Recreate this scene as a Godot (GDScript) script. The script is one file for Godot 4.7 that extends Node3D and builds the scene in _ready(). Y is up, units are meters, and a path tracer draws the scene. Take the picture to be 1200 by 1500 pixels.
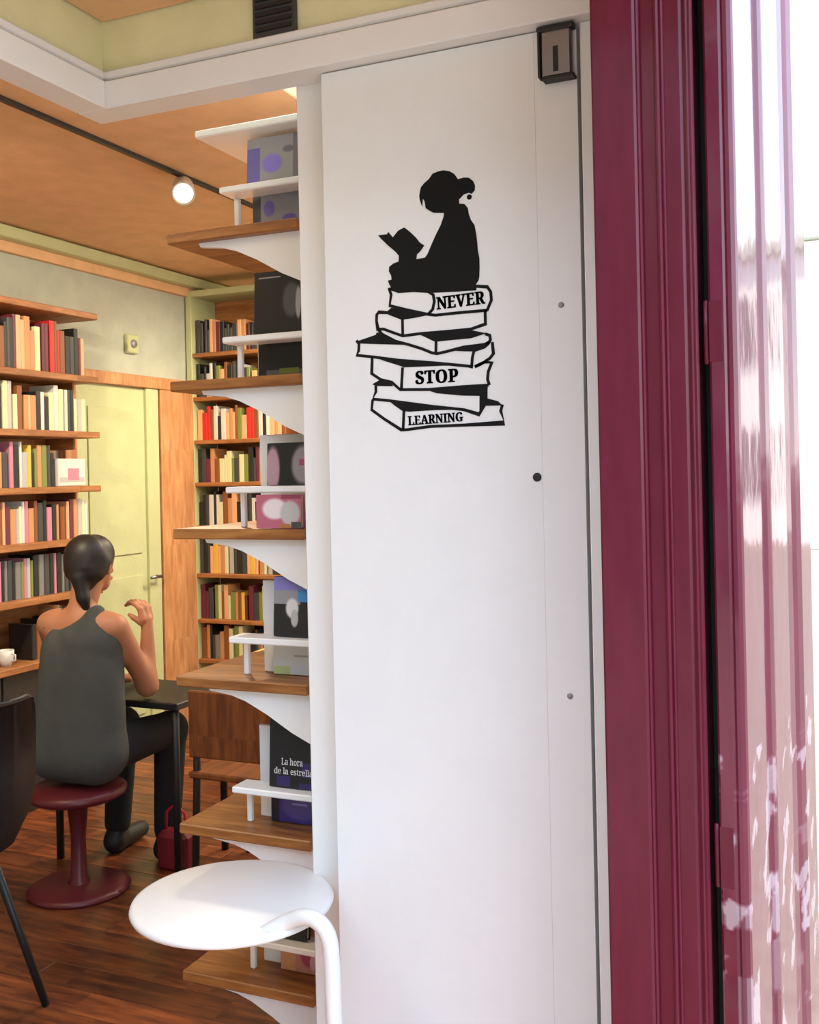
extends Node3D
# Bookshop entrance: white door with a vinyl decal, red door frame, shelves and a seated reader inside.
# World axes: x runs along the shop front, -z runs into the shop, y is up.

var M := {}
var cache := {}
var rng := RandomNumberGenerator.new()
var used := {}

# ------------------------------------------------------------------ helpers
func tri(st: SurfaceTool, a: Vector3, b: Vector3, c: Vector3, out_dir: Vector3) -> void:
	if (c - a).cross(b - a).dot(out_dir) < 0.0:
		var t := b; b = c; c = t
	st.add_vertex(a); st.add_vertex(b); st.add_vertex(c)

func quad(st: SurfaceTool, a: Vector3, b: Vector3, c: Vector3, d: Vector3, out_dir: Vector3) -> void:
	tri(st, a, b, c, out_dir); tri(st, a, c, d, out_dir)

func begin(smooth := false) -> SurfaceTool:
	var st := SurfaceTool.new()
	st.begin(Mesh.PRIMITIVE_TRIANGLES)
	st.set_smooth_group(0 if smooth else -1)
	return st

func done(st: SurfaceTool) -> ArrayMesh:
	st.generate_normals()
	return st.commit()

func add_box(st: SurfaceTool, lo: Vector3, hi: Vector3, e := 0.003) -> void:
	var ctr := (lo + hi) / 2.0
	var h := (hi - lo) / 2.0
	e = minf(e, minf(h.x, minf(h.y, h.z)) * 0.45)
	var p := func(i: int, s: Vector3) -> Vector3:   # corner s, the vertex lying on face axis i
		var q := Vector3(h.x - e, h.y - e, h.z - e)
		q[i] = h[i]
		return ctr + q * s
	for i in 3:
		var j := (i + 1) % 3
		var k := (i + 2) % 3
		for s in [-1.0, 1.0]:
			var n := Vector3.ZERO
			n[i] = s
			var c := []
			for q in [[-1, -1], [1, -1], [1, 1], [-1, 1]]:
				var v := Vector3.ZERO
				v[i] = s; v[j] = q[0]; v[k] = q[1]
				c.append(p.call(i, v))
			quad(st, c[0], c[1], c[2], c[3], n)
		for s in [-1.0, 1.0]:
			for t in [-1.0, 1.0]:
				var n2 := Vector3.ZERO
				n2[i] = s; n2[j] = t
				var a := Vector3.ZERO
				a[i] = s; a[j] = t; a[k] = -1.0
				var b := a
				b[k] = 1.0
				quad(st, p.call(i, a), p.call(i, b), p.call(j, b), p.call(j, a), n2)
	for x in [-1.0, 1.0]:
		for y in [-1.0, 1.0]:
			for z in [-1.0, 1.0]:
				var s3 := Vector3(x, y, z)
				tri(st, p.call(0, s3), p.call(1, s3), p.call(2, s3), s3)

func box_mesh(size: Vector3, e := 0.003) -> ArrayMesh:      # centred in x and z, standing on y = 0
	var key := "b%s%s" % [size, e]
	if not cache.has(key):
		var st := begin()
		add_box(st, Vector3(-size.x / 2, 0, -size.z / 2), Vector3(size.x / 2, size.y, size.z / 2), e)
		cache[key] = done(st)
	return cache[key]

func span(lo: Vector3, hi: Vector3, e := 0.003) -> ArrayMesh:
	var st := begin()
	add_box(st, lo, hi, e)
	return done(st)

func add_lathe(st: SurfaceTool, prof: Array, seg := 32, base := Transform3D.IDENTITY) -> void:
	for i in prof.size() - 1:
		var a: Vector2 = prof[i]
		var b: Vector2 = prof[i + 1]
		var nn := Vector2(b.y - a.y, -(b.x - a.x))
		for k in seg:
			var t0 := TAU * k / seg
			var t1 := TAU * (k + 1) / seg
			var d0 := Vector3(cos(t0), 0, sin(t0))
			var d1 := Vector3(cos(t1), 0, sin(t1))
			var o := ((d0 + d1) / 2.0) * nn.x + Vector3(0, nn.y, 0)
			quad(st, base * (d0 * a.x + Vector3(0, a.y, 0)), base * (d1 * a.x + Vector3(0, a.y, 0)), base * (d1 * b.x + Vector3(0, b.y, 0)), base * (d0 * b.x + Vector3(0, b.y, 0)), base.basis * o)

func lathe(prof: Array, seg := 32, base := Transform3D.IDENTITY) -> ArrayMesh:   # profile runs upwards along the outside
	var st := begin(true)
	add_lathe(st, prof, seg, base)
	return done(st)

func add_tube(st: SurfaceTool, path: Array, r, seg := 12) -> void:
	var rings := []
	var side := Vector3.ZERO
	for i in path.size():
		var a: Vector3 = path[maxi(i - 1, 0)]
		var b: Vector3 = path[mini(i + 1, path.size() - 1)]
		var d := (b - a).normalized()
		if side == Vector3.ZERO:
			side = d.cross(Vector3.UP if absf(d.y) < 0.9 else Vector3.RIGHT).normalized()
		side = (side - d * side.dot(d)).normalized()
		var up := d.cross(side)
		var rr: float = r[i] if r is Array else r
		var ring := []
		for k in seg:
			var t := TAU * k / seg
			ring.append(path[i] + (side * cos(t) + up * sin(t)) * rr)
		rings.append(ring)
	for i in path.size() - 1:
		for k in seg:
			var k2 := (k + 1) % seg
			quad(st, rings[i][k], rings[i][k2], rings[i + 1][k2], rings[i + 1][k], rings[i][k] - path[i] + rings[i][k2] - path[i])
	for e in [0, path.size() - 1]:
		var o: Vector3 = path[e] - path[1 if e == 0 else e - 1]
		for k in seg:
			tri(st, path[e], rings[e][k], rings[e][(k + 1) % seg], o)

func tube(path: Array, r, seg := 12) -> ArrayMesh:
	var st := begin(true)
	add_tube(st, path, r, seg)
	return done(st)

func add_prism(st: SurfaceTool, poly: PackedVector2Array, z0: float, z1: float) -> void:   # polygon in x and y, from z0 to z1
	var idx := Geometry2D.triangulate_polygon(poly)
	for i in range(0, idx.size(), 3):
		for zz in [z0, z1]:
			var v := []
			for q in 3:
				v.append(Vector3(poly[idx[i + q]].x, poly[idx[i + q]].y, zz))
			tri(st, v[0], v[1], v[2], Vector3(0, 0, zz - (z0 + z1) / 2.0))
	var cw := Geometry2D.is_polygon_clockwise(poly)
	for i in poly.size():
		var a := poly[i]
		var b := poly[(i + 1) % poly.size()]
		var n := Vector2(b.y - a.y, a.x - b.x) * (-1.0 if cw else 1.0)
		quad(st, Vector3(a.x, a.y, z0), Vector3(b.x, b.y, z0), Vector3(b.x, b.y, z1), Vector3(a.x, a.y, z1), Vector3(n.x, n.y, 0))

func post(poly: PackedVector2Array, y0: float, y1: float) -> ArrayMesh:   # polygon in x and z, standing from y0 to y1
	var st := begin()
	var flat := PackedVector2Array()
	for p in poly:
		flat.append(Vector2(p.x, -p.y))
	add_prism(st, flat, y0, y1)
	var turned := SurfaceTool.new()
	turned.begin(Mesh.PRIMITIVE_TRIANGLES)
	st.generate_normals()
	turned.append_from(st.commit(), 0, Transform3D(Basis(Vector3.RIGHT, -PI / 2), Vector3.ZERO))
	return turned.commit()

func numbered(called: String) -> String:
	var n: int = used.get(called, -1) + 1
	used[called] = n
	return called if n == 0 else "%s_%03d" % [called, n]

func part(called: String, mesh: Mesh, m: Material, parent: Node, at := Vector3.ZERO) -> MeshInstance3D:
	var o := MeshInstance3D.new()
	o.name = called if parent != self else numbered(called)
	o.mesh = mesh
	if m:
		o.material_override = m
	o.position = at
	parent.add_child(o, true)
	return o

func tag(o: Node, label: String, category: String, group := "") -> void:
	o.set_meta("label", label)
	o.set_meta("category", category)
	if group:
		o.set_meta("group", group)

func thing(called: String, label: String, category: String, at := Vector3.ZERO, turn := 0.0, group := "") -> Node3D:
	var o := Node3D.new()
	o.name = numbered(called)
	add_child(o)
	o.position = at
	o.rotation.y = turn
	tag(o, label, category, group)
	return o

func setting(called: String, label: String, category: String, at := Vector3.ZERO) -> Node3D:
	var o := thing(called, label, category, at)
	o.set_meta("kind", "structure")
	return o

func setting_mesh(called: String, mesh: Mesh, m: Material, label: String, category: String) -> MeshInstance3D:
	var o := part(called, mesh, m, self)
	tag(o, label, category)
	o.set_meta("kind", "structure")
	return o

# ------------------------------------------------------------------ materials
func mat(c: Color, rough := 0.6, metal := 0.0) -> StandardMaterial3D:
	var m := StandardMaterial3D.new()
	m.albedo_color = c
	m.roughness = rough
	m.metallic = metal
	return m

func noise_tex(freq: float, seed_n: int, a: Color, b: Color, normal := false, strength := 4.0) -> NoiseTexture2D:
	var n := FastNoiseLite.new()
	n.seed = seed_n
	n.frequency = freq
	n.fractal_octaves = 4
	var t := NoiseTexture2D.new()
	t.width = 512
	t.height = 512
	t.seamless = true
	t.noise = n
	t.as_normal_map = normal
	if normal:
		t.bump_strength = strength
	else:
		var g := Gradient.new()
		g.colors = PackedColorArray([a, b])
		t.color_ramp = g
	return t

func paint(c: Color, rough: float, seed_n: int, vary := 0.05) -> StandardMaterial3D:
	var m := mat(Color.WHITE, rough)
	m.albedo_texture = noise_tex(0.012, seed_n, c.darkened(vary), c.lightened(vary * 0.5))
	m.uv1_triplanar = true
	m.uv1_world_triplanar = true
	m.uv1_scale = Vector3.ONE * 0.9
	m.normal_enabled = true
	m.normal_texture = noise_tex(0.05, seed_n + 1, c, c, true, 2.0)
	m.normal_scale = 0.25
	return m

func wood(dark: Color, light: Color, seed_n: int, rough := 0.5, along := "x") -> StandardMaterial3D:
	# grain: streaks stretched along the texture's u axis
	var n := FastNoiseLite.new()
	n.seed = seed_n
	n.frequency = 0.02
	n.fractal_octaves = 4
	var im := Image.create(512, 256, false, Image.FORMAT_RGB8)
	for y in 256:
		for x in 512:
			var u := float(x)
			var v := float(y)
			if along == "y":
				u = float(y) * 2.0; v = float(x) * 0.5
			var w := n.get_noise_2d(u * 0.12, v * 2.2) * 0.9 + n.get_noise_2d(u * 0.5 + 900.0, v * 9.0) * 0.45
			var ring := 0.5 + 0.5 * sin((v * 0.11 + n.get_noise_2d(u * 0.07, v * 0.6 + 300.0) * 9.0))
			im.set_pixel(x, y, dark.lerp(light, clampf(0.5 + w * 0.75 + (ring - 0.5) * 0.3, 0.0, 1.0)))
	var m := mat(Color.WHITE, rough)
	m.albedo_texture = ImageTexture.create_from_image(im)
	m.uv1_triplanar = true
	m.uv1_scale = Vector3.ONE * 1.7
	return m

func make_materials() -> void:
	M.white = paint(Color(0.905, 0.905, 0.905), 0.42, 3, 0.012)
	M.white.normal_scale = 0.05
	M.white_metal = mat(Color(0.88, 0.88, 0.875), 0.3)
	M.shelf_white = mat(Color(0.91, 0.91, 0.905), 0.4)
	M.cream = paint(Color(0.86, 0.85, 0.66), 0.7, 11, 0.05)
	M.fascia = paint(Color(0.89, 0.885, 0.70), 0.7, 13, 0.05)
	M.cream_door = paint(Color(0.745, 0.775, 0.60), 0.45, 12, 0.03)
	M.plaster = paint(Color(0.71, 0.74, 0.69), 0.8, 14, 0.06)
	M.ochre = paint(Color(0.90, 0.72, 0.54), 0.75, 17, 0.07)
	M.tan = wood(Color(0.68, 0.47, 0.31), Color(0.82, 0.61, 0.43), 21, 0.5, "y")
	M.oak = wood(Color(0.47, 0.28, 0.13), Color(0.69, 0.47, 0.25), 22, 0.42)
	M.oak_y = wood(Color(0.42, 0.23, 0.11), Color(0.60, 0.36, 0.18), 24, 0.45, "y")
	M.case_wood = wood(Color(0.55, 0.34, 0.18), Color(0.74, 0.51, 0.31), 25, 0.5)
	M.case_dark = mat(Color(0.17, 0.15, 0.14), 0.5)
	M.planks = []
	for i in 4:
		var k: float = [0.86, 1.0, 1.16, 0.94][i]
		M.planks.append(wood(Color(0.30 * k, 0.15 * k, 0.10 * k), Color(0.56 * k, 0.31 * k, 0.16 * k), 31 + i, 0.34))
	M.black = mat(Color(0.09, 0.09, 0.095), 0.5)
	M.vinyl = mat(Color(0.07, 0.07, 0.07), 0.7)
	M.vinyl.metallic_specular = 0.3
	M.pages = mat(Color(0.88, 0.84, 0.74), 0.85)
	M.steel = mat(Color(0.55, 0.55, 0.56), 0.35, 0.9)
	M.grey_metal = mat(Color(0.55, 0.55, 0.55), 0.4, 0.3)
	M.concrete = paint(Color(0.40, 0.385, 0.365), 0.9, 41, 0.1)
	M.skin = mat(Color(0.72, 0.49, 0.36), 0.55)
	M.skin.subsurf_scatter_enabled = true
	M.skin.subsurf_scatter_strength = 0.15
	M.hair = mat(Color(0.12, 0.10, 0.09), 0.5)
	M.top_cloth = paint(Color(0.27, 0.28, 0.27), 0.9, 45, 0.08)
	M.trouser_cloth = mat(Color(0.11, 0.11, 0.12), 0.9)
	M.maroon = mat(Color(0.36, 0.11, 0.14), 0.4)
	# old gloss paint: deep red, slightly wavy from the brush
	M.red = mat(Color.WHITE, 0.26)
	M.red.albedo_texture = noise_tex(0.02, 51, Color(0.365, 0.085, 0.165), Color(0.405, 0.11, 0.195))
	M.red.metallic_specular = 0.4
	M.red.uv1_triplanar = true
	M.red.uv1_scale = Vector3(2.5, 0.5, 2.5)
	M.red.normal_enabled = true
	M.red.normal_texture = noise_tex(0.02, 52, Color.WHITE, Color.WHITE, true, 3.0)
	M.red.normal_scale = 0.1
	# the leaf is the same paint with a harder gloss, and pale chalky worn patches low down
	M.red_leaf = mat(Color.WHITE, 0.1)
	M.red_leaf.albedo_texture = worn_red()
	M.red_leaf.uv1_triplanar = true
	M.red_leaf.uv1_scale = Vector3(1.0, 1.0 / 2.7, 1.0)
	M.red_leaf.normal_enabled = true
	M.red_leaf.normal_texture = M.red.normal_texture
	M.red_leaf.normal_scale = 0.08

func worn_red() -> ImageTexture:
	var n := FastNoiseLite.new()
	n.seed = 58
	n.frequency = 0.02
	n.fractal_octaves = 4
	var im := Image.create(256, 768, false, Image.FORMAT_RGB8)
	for y in 768:
		var up := (1.0 - y / 768.0) * 2.7
		for x in 256:
			var c := Color(0.39, 0.115, 0.2).lerp(Color(0.44, 0.15, 0.24), 0.5 + n.get_noise_2d(x * 3.0, y * 0.6))
			if up > 0.55 and up < 1.15:   # chalky patches with their own ragged outline
				var w := n.get_noise_2d(x * 2.2 + y * 0.5 + 400.0, y * 1.1)
				if w > 0.23:
					c = c.lerp(Color(0.72, 0.67, 0.68), 0.8 if w > 0.29 else 0.4)
			im.set_pixel(x, y, c)
	return ImageTexture.create_from_image(im)

# ------------------------------------------------------------------ camera, sky, sun
func make_camera_and_light() -> void:
	var cam := Camera3D.new()
	cam.name = "camera"
	add_child(cam)
	cam.position = Vector3(0, 1.6, 0)
	cam.rotation = Vector3(0, deg_to_rad(23.3), -0.0215)
	cam.near = 0.05
	cam.far = 200.0
	cam.set_frustum(0.05, Vector2(0, -0.04 * 0.05), 0.05, 200.0)
	cam.current = true
	var sky_mat := ProceduralSkyMaterial.new()
	sky_mat.sky_top_color = Color(0.65, 0.725, 0.835)
	sky_mat.sky_horizon_color = Color(0.925, 0.945, 0.925)
	sky_mat.sky_curve = 0.14
	sky_mat.ground_bottom_color = Color(0.5, 0.49, 0.48)
	sky_mat.ground_horizon_color = Color(0.6, 0.6, 0.6)
	sky_mat.sky_energy_multiplier = 1.0
	var sky := Sky.new()
	sky.sky_material = sky_mat
	var env := Environment.new()
	env.background_mode = Environment.BG_SKY
	env.sky = sky
	env.background_energy_multiplier = 5.2
	env.tonemap_mode = Environment.TONE_MAPPER_LINEAR
	env.tonemap_exposure = 1.25
	env.sdfgi_enabled = true
	env.ssao_enabled = true
	env.ssil_enabled = true
	var we := WorldEnvironment.new()
	we.name = "environment"
	we.environment = env
	add_child(we)
	var sun := DirectionalLight3D.new()
	sun.name = "sun"
	add_child(sun)
	sun.look_at_from_position(Vector3(-0.4, 9, 2.2), Vector3.ZERO, Vector3.UP)
	sun.light_color = Color(1.0, 0.95, 0.86)
	sun.light_energy = 5.0
	sun.light_angular_distance = 0.5
	sun.shadow_enabled = true

# ------------------------------------------------------------------ the room
func make_room() -> void:
	var floor_node := setting("floor", "dark brown wooden plank floor of the bookshop", "floor")
	part("screed", span(Vector3(-3.9, -0.06, -7.2), Vector3(-0.42, -0.016, 0.3), 0.001), M.concrete, floor_node)
	rng.seed = 5
	var z := -6.9
	var row := 0
	while z < 0.25:
		var x := -3.9 - (row % 3) * 0.47
		while x < -1.1:
			var x0 := maxf(x, -3.9)
			var x1 := minf(x + 1.45, -1.06)
			if z > -2.0:
				x1 = minf(x + 1.45, -0.45)
			if x1 - x0 > 0.05:
				var p := part("plank", box_mesh(Vector3(1.45 - 0.002, 0.015, 0.118), 0.0015), M.planks[rng.randi() % 4], floor_node, Vector3((x0 + x1) / 2, -0.015 - rng.randf() * 0.0008, z))
				p.scale.x = (x1 - x0) / 1.45
			x += 1.45
		z += 0.12
		row += 1
	setting_mesh("ground", span(Vector3(-40, -0.4, -50), Vector3(50, -0.065, 50), 0.001), M.concrete, "pale grey pavement of the street outside", "pavement")
	setting_mesh("wall_left", span(Vector3(-4.1, -0.06, -7.4), Vector3(-3.9, 3.12, 0.45)), M.plaster, "pale plaster wall behind the long bookcase", "wall")
	setting_mesh("wall_back", span(Vector3(-3.9, -0.06, -7.4), Vector3(-0.45, 3.12, -7.2)), M.cream, "cream wall at the far end of the shop", "wall")
	setting_mesh("wall_front", span(Vector3(-3.9, -0.06, 0.3), Vector3(-1.72, 3.12, 0.45)), M.plaster, "plaster wall beside the shop entrance", "wall")
	setting_mesh("wall_right", span(Vector3(-1.145, -0.06, -7.2), Vector3(-0.45, 3.12, -2.05)), M.shelf_white, "white wall behind the hinged white door", "wall")
	setting_mesh("ceiling", span(Vector3(-4.1, 2.87, -7.4), Vector3(-1.7, 3.14, 0.45)), M.ochre, "warm ochre ceiling of the bookshop", "ceiling")
	setting_mesh("ceiling_entrance", span(Vector3(-1.64, 2.70, -1.99), Vector3(-0.02, 2.84, -1.0)), M.ochre, "ochre ceiling panel recessed over the entrance", "ceiling")
	# header: cream fascia boards with white mouldings, turning the corner
	var h := setting("trim_1", "white moulded header with cream fascia turning a corner over the entrance", "header")
	part("fascia", span(Vector3(-1.70, 2.50, -2.05), Vector3(-0.43, 3.0, -1.995), 0.001), M.fascia, h)
	part("fascia", span(Vector3(-1.70, 2.50, -1.995), Vector3(-1.645, 3.0, 0.3), 0.001), M.fascia, h)
	part("moulding", span(Vector3(-1.70, 2.480, -2.05), Vector3(-0.43, 2.546, -1.962), 0.004), M.white, h)
	part("moulding", span(Vector3(-1.70, 2.480, -1.9625), Vector3(-1.612, 2.546, 0.3), 0.004), M.white, h)
	part("bead", span(Vector3(-1.645, 2.552, -1.995), Vector3(-0.43, 2.574, -1.972), 0.004), M.white, h)
	part("bead", span(Vector3(-1.645, 2.552, -1.972), Vector3(-1.622, 2.574, 0.3), 0.004), M.white, h)
	# picture rail running along the wall under the ceiling
	var rail := setting("trim_2", "long cream beam along the top of the plaster wall", "beam")
	part("beam", span(Vector3(-3.9, 2.80, -7.2), Vector3(-3.80, 2.86, 0.3), 0.006), M.cream_door, rail)
	part("board", span(Vector3(-3.9, 2.745, -7.2), Vector3(-3.865, 2.80, 0.3), 0.004), M.ochre, rail)
	# interior door with tan casing
	var d := setting("door_1", "cream panelled interior door between the bookcases", "door", Vector3(-3.9, 0, -4.9))
	part("leaf", span(Vector3(0.0, 0.0, -0.21), Vector3(0.025, 2.13, 0.50), 0.003), M.cream_door, d)
	part("panel", span(Vector3(0.025, 1.15, -0.05), Vector3(0.034, 2.0, 0.40), 0.004), M.cream_door, d)
	part("panel", span(Vector3(0.025, 0.2, -0.05), Vector3(0.034, 1.02, 0.40), 0.004), M.cream_door, d)
	part("stile", span(Vector3(0.0, 0.0, -0.215), Vector3(0.045, 2.13, -0.10), 0.004), M.cream_door, d)
	var lin := part("casing", span(Vector3(0.0, 2.13, -0.56), Vector3(0.06, 2.20, 0.62), 0.004), M.tan, d)
	lin.set_meta("label", "tan wooden lintel")
	part("casing", span(Vector3(0.0, 0.0, -0.56), Vector3(0.055, 2.13, -0.225), 0.004), M.tan, d)
	part("casing", span(Vector3(0.0, 0.0, 0.505), Vector3(0.05, 2.13, 0.60), 0.004), M.tan, d)
	var hd := part("handle", tube([Vector3(0.025, 1.0, -0.16), Vector3(0.085, 1.0, -0.16), Vector3(0.085, 1.0, -0.06)], 0.009, 8), M.steel, d)
	hd.set_meta("label", "steel lever handle")
	var fx := thing("wall_thermostat", "small pale box fixed to the wall above the cream door", "thermostat", Vector3(-3.9, 2.33, -4.91))
	part("case", span(Vector3(0, 0, -0.05), Vector3(0.03, 0.11, 0.05), 0.006), M.cream_door, fx)
	part("dial", lathe([Vector2(0.001, 0.012), Vector2(0.022, 0.012), Vector2(0.026, 0.0)], 16, Transform3D(Basis(Vector3.BACK, -PI / 2), Vector3(0.03, 0.055, 0))), M.grey_metal, fx)
	var v := thing("wall_vent", "dark grey vent box on the cream fascia above the white header", "vent", Vector3(-1.16, 2.577, -1.995))
	part("frame", span(Vector3(-0.055, 0, 0), Vector3(0.055, 0.1, 0.012), 0.002), mat(Color(0.24, 0.24, 0.24), 0.6), v)
	for i in 5:
		part("slat", span(Vector3(-0.046, 0.012 + i * 0.017, 0.012), Vector3(0.046, 0.021 + i * 0.017, 0.018), 0.001), M.black, v)

# ------------------------------------------------------------------ white door with decal
const SILHOUETTE = [161, 547, 175, 543, 185, 536, 193, 524, 206, 526, 217, 524, 226, 516, 230, 506, 229, 496, 222, 490, 216, 493, 205, 491, 198, 485, 194, 482, 194, 473, 206, 471, 213, 462, 215, 449, 219, 437, 227, 425, 230, 407, 232, 390, 233, 371, 236, 356, 236, 335, 235, 318, 233, 310, 227, 302, 227, 290, 132, 294, 62, 304, 38, 308, 31, 321, 28, 329, 37, 330, 36, 339, 31, 348, 32, 358, 42, 364, 54, 367, 55, 379, 48, 388, 31, 403, 16, 418, 7, 428, 29, 428, 31, 433, 42, 420, 55, 433, 69, 438, 81, 428, 95, 414, 104, 402, 114, 395, 105, 384, 97, 378, 95, 368, 115, 369, 121, 376, 130, 394, 140, 413, 152, 433, 159, 450, 160, 458, 136, 461, 127, 467, 119, 473, 117, 487, 113, 494, 111, 477, 106, 492, 105, 501, 109, 518, 117, 526, 128, 533, 136, 543, 147, 546]
const DRAWN_BOOKS = [
	[["l", [30, 313, 35, 298, 31, 275, 70, 263, 120, 249, 136, 246, 185, 247, 251, 247]], ["l", [121, 297, 132, 289, 134, 275, 130, 259, 120, 250]], ["l", [33, 311, 52, 303, 87, 302, 124, 297, 186, 294, 228, 294]], ["l", [225, 299, 252, 295, 259, 284, 260, 267, 250, 246]]],
	[["l", [29, 260, 5, 263, 0, 258, -1, 245, 2, 226, 15, 226, 37, 217, 60, 208, 101, 210, 153, 210, 214, 211, 246, 219, 246, 247]], ["l", [60, 243, 60, 210]], ["f", [22, 261, 35, 270, 86, 259, 123, 248, 86, 244, 70, 243, 59, 242, 29, 255]]],
	[["f", [97, 209, 153, 210, 211, 210, 248, 200, 214, 192, 153, 191, 134, 190, 119, 198]], ["l", [136, 191, 135, 167]], ["l", [4, 224, 12, 215, 43, 198, 72, 189, 103, 178, 125, 168, 137, 165, 158, 168, 198, 175, 243, 177, 254, 182]], ["l", [245, 199, 255, 195, 256, 186, 252, 179, 243, 172, 220, 166]], ["f", [165, 170, 207, 173, 246, 178, 244, 172, 222, 164, 198, 166]]],
	[["f", [-49, 204, -3, 215, -1, 220, 12, 217, 47, 197, 72, 188, -15, 196, -44, 199]], ["l", [-50, 206, -44, 198, -45, 183, -51, 174, -12, 168, 49, 157, 133, 146, 206, 135, 217, 132]], ["l", [220, 166, 216, 152, 214, 133]], ["l", [260, 181, 262, 157, 254, 148, 238, 139, 221, 132]]],
	[["f", [-12, 169, 49, 158, 133, 147, 209, 135, 152, 139, 61, 141, 52, 145, 17, 157]], ["l", [-13, 168, -15, 132, 6, 118, 32, 111, 51, 94, 117, 91, 196, 93, 250, 93]], ["l", [58, 141, 54, 95]], ["l", [221, 133, 242, 141, 258, 139, 250, 121, 248, 105, 252, 93]]],
	[["f", [-14, 109, 5, 118, 29, 113, 35, 102, -7, 105]], ["l", [-6, 105, -6, 92, -14, 77, 24, 72, 125, 55, 195, 45, 228, 34, 240, 52]], ["f", [113, 90, 196, 93, 248, 94, 247, 66, 270, 59, 279, 50, 240, 51, 232, 34, 229, 37, 230, 72, 196, 74, 135, 82]]],
	[["f", [24, 72, 125, 56, 195, 45, 131, 47, 72, 46, 56, 48, 37, 61]], ["l", [-14, 76, -17, 54, 11, 34, 52, 8, 64, 8, 118, 13, 194, 13, 282, 14, 275, 39, 279, 52]], ["l", [59, 48, 56, 8]]],
]

func outline(a: Array) -> PackedVector2Array:
	var p := PackedVector2Array()
	for i in range(0, a.size(), 2):
		p.append(Vector2(a[i], a[i + 1]) * 0.001)
	return p

func add_stroke(st: SurfaceTool, line: PackedVector2Array, w: float, z0: float, z1: float) -> void:
	var L := PackedVector2Array()
	var R := PackedVector2Array()
	for i in line.size():
		var d := (line[mini(i + 1, line.size() - 1)] - line[maxi(i - 1, 0)]).normalized()
		var n := Vector2(-d.y, d.x)
		var k := 1.0
		if i > 0 and i < line.size() - 1:
			k = 1.0 / maxf(0.55, absf(n.dot((line[i + 1] - line[i]).normalized().orthogonal())))
		L.append(line[i] + n * w * 0.5 * k)
		R.append(line[i] - n * w * 0.5 * k)
	for i in line.size() - 1:
		var q := [L[i], L[i + 1], R[i + 1], R[i]]
		for zz in [z0, z1]:
			var v := []
			for p in q:
				v.append(Vector3(p.x, p.y, zz))
			quad(st, v[0], v[1], v[2], v[3], Vector3(0, 0, zz - (z0 + z1) / 2))
	for side in [L, R]:
		for i in line.size() - 1:
			var out2: Vector2 = (side[i] + side[i + 1] - line[i] - line[i + 1])
			quad(st, Vector3(side[i].x, side[i].y, z0), Vector3(side[i + 1].x, side[i + 1].y, z0), Vector3(side[i + 1].x, side[i + 1].y, z1), Vector3(side[i].x, side[i].y, z1), Vector3(out2.x, out2.y, 0))

func lettering(words: String, font_name: String, weight: int, m: Material, parent: Node, from: Vector3, to: Vector3, tall: float) -> MeshInstance3D:
	var f := SystemFont.new()
	f.font_names = PackedStringArray([font_name])
	f.font_weight = weight
	var t := TextMesh.new()
	t.text = words
	t.font = f
	t.font_size = 64
	t.pixel_size = 0.001
	t.depth = 0.001
	t.horizontal_alignment = HORIZONTAL_ALIGNMENT_LEFT
	t.vertical_alignment = VERTICAL_ALIGNMENT_BOTTOM
	# heavy lettering: the glyphs laid down a few times, each a hair to the side
	var st := SurfaceTool.new()
	st.begin(Mesh.PRIMITIVE_TRIANGLES)
	var fat := 1.3 if weight > 500 else 0.0
	for k in ([Vector2(-1, -0.6), Vector2(1, -0.6), Vector2(-1, 0.6), Vector2(1, 0.6), Vector2.ZERO] if fat > 0.0 else [Vector2.ZERO]):
		st.append_from(t, 0, Transform3D(Basis.IDENTITY, Vector3(k.x, k.y, 0) * fat * 0.001))
	var mesh := st.commit()
	var o := part("lettering", mesh, m, parent)
	var b := mesh.get_aabb()
	var d := to - from
	var sx := d.length() / b.size.x
	var sy := tall / b.size.y
	var basis := Basis(d.normalized(), Vector3.UP, d.normalized().cross(Vector3.UP))
	basis = basis.orthonormalized() * Basis.from_scale(Vector3(sx, sy, 1.0))
	o.transform = Transform3D(basis, from - basis * Vector3(b.position.x, b.position.y, 0))
	return o

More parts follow.
